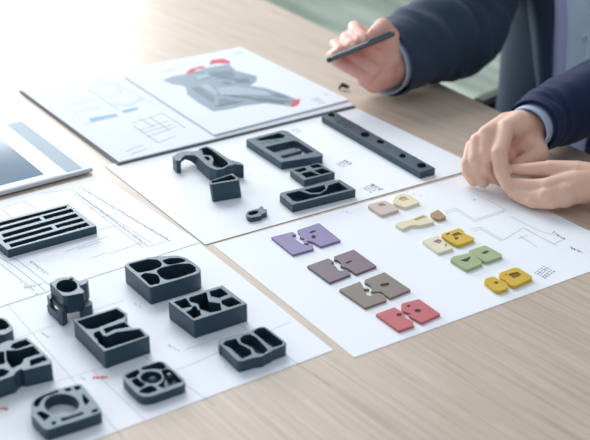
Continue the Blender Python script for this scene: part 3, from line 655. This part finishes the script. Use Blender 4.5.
def body_common(bm, base, face, hz=.60):
    """torso, neck, head, thighs and shins; world coordinates"""
    f = Vector((math.cos(face), math.sin(face), 0)); s = Vector((-f.y, f.x, 0)); b = Vector((base[0], base[1], T))
    up = Vector((0, 0, 1))
    limb(bm, [b-up*.22, b+up*.05, b+up*.25], [.115, .10, .105], 20)
    limb(bm, [b+s*.08+up*.3, b-s*.08+up*.3], [.075, .075], 20)
    limb(bm, [b+up*.36-f*.01, b+up*.50], [.055, .05], 20)
    hc = b+up*hz+f*.015
    ball(bm, hc, .085, (.88, .88, 1.3), 24); ball(bm, hc+f*.03-up*.055, .05, (1, 1, 1), 20)
    limb(bm, [hc+f*.082+up*.012, hc+f*.103-up*.022], [.006, .011], 12)
    for k in (-1, 1):
        ball(bm, hc+s*.08*k-up*.005, .026, (.7, .7, 1.1), 12)
    limb(bm, [hc+f*.084-up*.05+s*.02, hc+f*.09-up*.05, hc+f*.084-up*.05-s*.02], [.005, .007, .005], 10)
    return f, s, b, hc
def head_extras(root, f, s, hc):
    bm = bmesh.new()
    for k in (-1, 1): ball(bm, hc+f*.076+s*.03*k+Vector((0, 0, .012)), .009, seg=12)
    e = from_bm('eye', bm, M['pend'], root, True)
    bm = bmesh.new(); bmesh.ops.create_uvsphere(bm, u_segments=28, v_segments=18, radius=.1)
    for v in bm.verts: v.co = Vector((v.co.x*.98, v.co.y*.98, v.co.z*1.28))
    inv = [v for v in bm.verts if (v.co.z < -.02) or (v.co.dot(f) > .055 and v.co.z < .075)]
    bmesh.ops.delete(bm, geom=inv, context='VERTS'); bmesh.ops.translate(bm, verts=bm.verts, vec=hc+Vector((0, 0, .008)))
    bmesh.ops.solidify(bm, geom=bm.faces, thickness=.006); from_bm('hair', bm, M['hair'], root, True)
def trousers(root, f, s, b, side_len=.42):
    bm = bmesh.new(); up = Vector((0, 0, 1))
    for k in (-1, 1):
        hip = b-up*.24+s*.09*k; knee = hip+f*side_len-up*.02+s*.03*k; ank = Vector((knee.x, knee.y, .09))+f*.02
        limb(bm, [hip, knee, ank], [.085, .062, .048], 20)
    limb(bm, [b-up*.24-s*.07, b-up*.24+s*.07], [.1, .1], 20)
    bm = remesh(bm, .012, 3); from_bm('trousers', bm, M['trousers'], root, True)
    for k in (-1, 1):
        bm = bmesh.new(); q = b+s*.12*k+f*(side_len+.02)
        limb(bm, [Vector((q.x, q.y, .055))-f*.03, Vector((q.x, q.y, .045))+f*.1, Vector((q.x, q.y, .035))+f*.16], [.045, .04, .033], 16)
        for v in bm.verts: v.co.z = max(v.co.z, .001)
        from_bm('shoe', bm, M['black'], root, True)

# ---- person holding the pen
b1 = D(592, 60, 1.98); b1 = (b1.x+.012, b1.y)
face1 = math.radians(238)
p1 = empty('person', 'person in a grey-blue suit jacket and pale blue shirt holding a pen over the table', 'person', (b1[0], b1[1], 0))
bm = bmesh.new(); f, s, b, hc = body_common(bm, b1, face1)
K1 = Crop(320, 0, 4.4)
def h1(x, y, dep): return D(320+x/4.4, y/4.4, dep)
wr = h1(330, 350, 1.735)
# arm: shoulder -> elbow -> wrist
sh1 = b + s*-.17 + Vector((0, 0, .31)); el1 = D(462, 30, 1.85); wrist1 = D(398, 68, 1.755)
limb(bm, [sh1, el1, wrist1], [.05, .042, .029], 20)
# palm, four curled fingers, thumb
palmc = h1(265, 300, 1.715)
limb(bm, [wrist1, h1(305, 255, 1.712), h1(265, 228, 1.712)], [.029, .022, .016], 20)
limb(bm, [wrist1, h1(280, 312, 1.716), h1(235, 290, 1.716)], [.028, .022, .016], 20)
limb(bm, [wrist1, h1(240, 355, 1.722), h1(200, 345, 1.72)], [.026, .021, .015], 20)
limb(bm, [h1(300, 265, 1.712), h1(250, 345, 1.722)], [.020, .018], 20)
fin = [  # mcp, pip, dip, tip
    ([(285, 218, 1.702), (152, 120, 1.735), (160, 138, 1.70), (186, 168, 1.675)], [.0118, .0112, .0108, .0102]),
    ([(270, 262, 1.700), (118, 165, 1.735), (118, 178, 1.70), (142, 200, 1.675)], [.0116, .0110, .0108, .0102]),
    ([(245, 305, 1.700), (84, 215, 1.728), (68, 198, 1.71), (92, 222, 1.682)], [.0112, .0106, .0104, .0098]),
    ([(215, 345, 1.706), (78, 272, 1.718), (52, 248, 1.70), (68, 240, 1.678)], [.0105, .0100, .0096, .0088])]
for js, rr in fin:
    limb(bm, [h1(*j) for j in js], rr, 18)
limb(bm, [h1(310, 240, 1.71), h1(308, 165, 1.70), h1(275, 118, 1.69), h1(238, 150, 1.668)], [.021, .0165, .0145, .0115], 18)
limb(bm, [h1(318, 230, 1.715), h1(330, 290, 1.73)], [.021, .024], 18)
bm = remesh(bm, .0018, 2)
body1 = from_bm('body', bm, M['skin2'], p1, True)
for a, b_, r_ in ((h1(188, 165, 1.662), h1(176, 150, 1.665), .006), (h1(146, 200, 1.664), h1(134, 190, 1.666), .005)):
    from_bm('fingernail', nail_bm(a, (b_-a), (Vector((0, 0, T+H))-a), r_), M['nail'], p1, True)
f = Vector((math.cos(face1), math.sin(face1), 0)); s = Vector((-f.y, f.x, 0)); b = Vector((b1[0], b1[1], T))
head_extras(p1, f, s, hc)
trousers(p1, f, s, b, .36)
from_bm('shirt', torso_bm(b1, face1, scaled(PROF, .012), .0, .002, seed=3), M['shirt'], p1, True)
gap1 = lambda z: .16+.34*max(0, min(1, (z+.2)/.6))
from_bm('jacket', torso_bm(b1, face1, PROF, gap1, .004, seed=1, fold=.04), M['suit'], p1, True)
from_bm('lining', torso_bm(b1, face1, scaled(PROF, .007), lambda z: gap1(z)-.12, .002, seed=1, fold=.0), M['lining'], p1, True)
# lapels follow the opening
for sd in (-1, 1):
    bm = bmesh.new(); rr = []
    for i in range(25):
        z = -.12+.5*i/24; g = gap1(z); wdt = .02+.34*math.sin(min(1, i/18)*PI/2)
        import_p = None
        pr = [p for p in PROF]; 
        for a_, c_ in zip(pr, pr[1:]):
            if a_[0] <= z <= c_[0]: t = (z-a_[0])/(c_[0]-a_[0]); hw = a_[1]+(c_[1]-a_[1])*t; hd = a_[2]+(c_[2]-a_[2])*t; shf = a_[3]+(c_[3]-a_[3])*t
        def pt(a, off): return Vector((b1[0], b1[1], T+z))+f*(shf+math.cos(a)*(hd+off))+s*sd*math.sin(a)*(hw+off)
        rr.append([pt(g-.01, .0005), pt(g-.01, .004), pt(g+wdt*.5, .0055), pt(g+wdt, .0035), pt(g+wdt, .0005)])
    quad_strip(bm, rr); from_bm('lapel', bm, M['suit'], p1, True)
for z in (-.02, .07, .16, .25):
    bm = bmesh.new(); q = b+f*(.1225 if z < .2 else .121)+Vector((0, 0, z)); q = b+f*(.112)+Vector((0, 0, z))
    ball(bm, q, .006, (.8, .8, 1), 16); from_bm('shirt_button', bm, M['button'], p1, True)
# right sleeve
mouth = D(386, 63, 1.738)
from_bm('sleeve', sleeve_bm([mouth, D(420, 44, 1.79), D(455, 26, 1.85), D(478, -22, 1.88), (sh1+D(475, -20, 1.88))/2+Vector((0, 0, .01)), sh1+Vector((0, 0, .0))], [.060, .069, .086, .084, .080, .078], fold=.085, seed=2, fs=22), M['suit'], p1, True)
from_bm('shirt_cuff', sleeve_bm([D(380.5, 64, 1.733), D(400, 53, 1.768), D(415, 42, 1.79)], [.0545, .053, .050], fold=.015, th=.002, seed=5), M['cuff'], p1, True)
# pen
pen = empty('pen', 'slim dark metallic pen held between thumb and fingers', 'pen', tuple(h1(30, 266, 1.64)))
A_, B_ = h1(34, 266, 1.648), h1(326, 148, 1.655)
bm = bmesh.new(); tube(bm, [A_, A_.lerp(B_, .05), A_.lerp(B_, .12), A_.lerp(B_, .95), B_], [.0022, .0038, .0046, .0042, .0034], 16); from_bm('barrel', bm, M['pen'], pen, True)
bm = bmesh.new(); tube(bm, [A_.lerp(B_, -.012), A_.lerp(B_, .045)], [.0036, .0046], 16); from_bm('tip', bm, M['pend'], pen, True)
up_ = Vector((0, 0, .0052)); bm = bmesh.new(); tube(bm, [A_.lerp(B_, .6)+up_, A_.lerp(B_, .95)+up_], [.0012, .0014], 10); from_bm('pen_clip', bm, M['pen'], pen, True)
# clip on the table beneath the hand
ck = empty('binder_clip', 'small black clip lying on the table beside the pen hand', 'clip', tuple(P(345, 87)))
bm = bmesh.new(); q = [P(339.5, 84, .004), P(343, 82.5, .007), P(350, 88, .004), P(346, 89, .002)]
tube(bm, [P(340, 86.5, .005), P(342, 84.5, .009), P(349, 87.5, .005)], [.003, .0045, .0028], 12); from_bm('clip_body', bm, M['black'], ck, True)
bm = bmesh.new(); tube(bm, [P(340, 87, .004), P(338.8, 88.2, .003), P(340, 89, .002)], [.0014, .0014, .0012], 8); from_bm('clip_handle', bm, M['black'], ck, True)

# ---- person with clasped hands
b2 = TE(.48, .36); b2 = (b2.x, b2.y); face2 = math.radians(214)
p2 = empty('person', 'person in a navy jacket with both hands clasped on the right sheet', 'person', (b2[0], b2[1], 0))
bm = bmesh.new(); f, s, b, hc2 = body_common(bm, b2, face2)
HX = Crop(450, 100, 4.19)
def h2(x, y, z): return P(450+x/4.19, 100+y/4.19, z)
wa = h2(335, 105, .068)
ela = Vector((.53, 1.56, T+.055)); sha = b - s*.17 + Vector((0, 0, .31))
limb(bm, [sha, ela, wa], [.05, .042, .026], 20)
mc = {'i': h2(232, 118, .078), 'm': h2(155, 142, .072), 'r': h2(118, 172, .062), 'p': h2(95, 198, .05)}
limb(bm, [wa, h2(290, 100, .078), mc['i']], [.026, .020, .0125], 20)
limb(bm, [wa, h2(240, 110, .070), mc['m']], [.025, .020, .0125], 20)
limb(bm, [wa, h2(210, 140, .055), mc['r']], [.024, .018, .012], 20)
limb(bm, [wa, h2(200, 170, .042), mc['p']], [.022, .016, .011], 20)
limb(bm, [h2(250, 125, .06), h2(170, 170, .05)], [.016, .015], 20)
limb(bm, [mc['i'], h2(207, 222, .058), h2(215, 300, .036), h2(243, 362, .022)], [.0125, .0118, .0102, .0088], 18)
limb(bm, [mc['m'], h2(150, 225, .052), h2(152, 290, .028), h2(182, 325, .016)], [.0125, .0112, .0105, .0092], 18)
limb(bm, [mc['r'], h2(112, 245, .044), h2(110, 300, .022), h2(140, 342, .012)], [.0120, .0108, .0102, .0090], 18)
limb(bm, [mc['p'], h2(78, 262, .034), h2(78, 305, .018), h2(100, 338, .011)], [.0105, .0098, .0092, .0082], 18)
limb(bm, [wa, h2(350, 165, .055), h2(372, 222, .042), h2(328, 252, .036), h2(290, 268, .033)], [.022, .0165, .0140, .0120, .0098], 18)
limb(bm, [h2(240, 150, .055), h2(300, 190, .048), h2(330, 170, .055)], [.014, .014, .016], 18)
limb(bm, [h2(235, 190, .045), h2(255, 240, .032)], [.013, .011], 18)
# left hand from the right
wb2 = h2(640, 345, .036)
elb = Vector((.67, 1.13, T+.06)); shb = b + s*.17 + Vector((0, 0, .31))
limb(bm, [shb, elb, wb2], [.05, .042, .029], 20)
k1, k2, k3, k4 = h2(418, 290, .046), h2(412, 362, .033), h2(400, 402, .024), h2(425, 425, .017)
for k_, r_ in ((k1, .0125), (k2, .0125), (k3, .0118), (k4, .0105)): limb(bm, [wb2, (wb2+k_)/2+Vector((0, 0, .002)), k_], [.024, .0185, r_], 20)
limb(bm, [h2(500, 330, .036), h2(480, 395, .026)], [.019, .018], 20)
limb(bm, [k1, h2(340, 290, .044), h2(290, 292, .039), h2(262, 292, .037)], [.0118, .0090, .0084, .0076], 18)
limb(bm, [k2, h2(345, 357, .030), h2(300, 352, .027), h2(272, 348, .026)], [.0115, .0086, .0080, .0072], 18)
limb(bm, [k3, h2(335, 402, .018), h2(295, 396, .016), h2(262, 388, .015)], [.0105, .0082, .0078, .0070], 18)
limb(bm, [k4, h2(345, 425, .013), h2(300, 410, .011), h2(262, 392, .010)], [.0105, .0090, .0082, .0072], 18)
limb(bm, [wb2, h2(520, 315, .034), h2(430, 310, .027), h2(350, 305, .025)], [.022, .015, .0115, .009], 18)
bm = remesh(bm, .0018, 2)
from_bm('body', bm, M['skin'], p2, True)
f = Vector((math.cos(face2), math.sin(face2), 0)); s = Vector((-f.y, f.x, 0)); b = Vector((b2[0], b2[1], T))
head_extras(p2, f, s, hc2); trousers(p2, f, s, b, .42)
from_bm('shirt', torso_bm(b2, face2, scaled(PROF, .012), .0, .002, seed=3), M['shirt'], p2, True)
from_bm('jacket', torso_bm(b2, face2, PROF, gap1, .004, seed=6, fold=.04), M['suit2'], p2, True)
from_bm('sleeve', sleeve_bm([h2(340, 112, .070), h2(430, 62, .068), ela+Vector((-.02, -.02, .012)), ela+(sha-ela)*.3+Vector((.03, .01, -.01)), ela+(sha-ela)*.65, sha], [.038, .047, .062, .066, .07, .074], fold=.075, seed=9, fs=26), M['suit2'], p2, True)
from_bm('shirt_cuff', sleeve_bm([h2(318, 128, .068), h2(375, 92, .068), h2(450, 50, .068)], [.0325, .034, .036], fold=.015, th=.002, seed=5), M['cuff'], p2, True)
from_bm('sleeve', sleeve_bm([wb2.lerp(elb, .3), wb2.lerp(elb, .65), elb, elb.lerp(shb, .35), elb.lerp(shb, .7), shb], [.042, .05, .060, .066, .07, .074], fold=.06, seed=12), M['suit2'], p2, True)

# ------------------------------------------------------------------ chairs behind the table
def chair(name, label, base, face):
    r = empty(name, label, 'chair', (base[0], base[1], 0)); f = Vector((math.cos(face), math.sin(face), 0)); s = Vector((-f.y, f.x, 0)); b = Vector((base[0], base[1], 0))
    mt = Matrix((f, s, Vector((0, 0, 1)))).transposed().to_4x4(); mt.translation = b
    def part(n, boxes, m_, bev=.008):
        bm = bmesh.new()
        for q in boxes: box(bm, *q, mt)
        bmesh.ops.bevel(bm, geom=bm.edges, offset=bev, segments=3, affect='EDGES'); from_bm(n, bm, M[m_], r)
    part('seat', [(-.2, .24, -.23, .23, .38, .43)], 'chair', .02); part('backrest', [(-.26, -.22, -.22, .22, .5, .92)], 'chair', .015)
    part('back_frame', [(-.28, -.262, -.03, .03, .36, .8), (-.27, 0, -.03, .03, .345, .378)], 'chrome', .003)
    for k in (-1, 1):
        y0, y1 = sorted((k*.23, k*.265)); part('armrest', [(-.2, .16, y0, y1, .615, .635)], 'chair', .006)
        y0, y1 = sorted((k*.238, k*.255)); part('armrest_frame', [(-.16, .15, y0, y1, .592, .614), (-.16, -.14, y0, y1, .36, .592), (-.16, -.14, min(0, k*.25), max(0, k*.25), .345, .362)], 'chrome', .002)
        for x in (-.2, .2):
            bm = bmesh.new(); tube(bm, [mt @ Vector((x*.8, k*.17, .38)), mt @ Vector((x*1.15, k*.23, 0))], [.012, .01], 14); from_bm('leg', bm, M['chrome'], r, True)
chair('office_chair', 'grey chair with metal armrests under the person with the pen', (.655, 1.93), math.radians(228))
chair('office_chair', 'grey chair under the person in the navy jacket', (b2[0], b2[1]), face2)
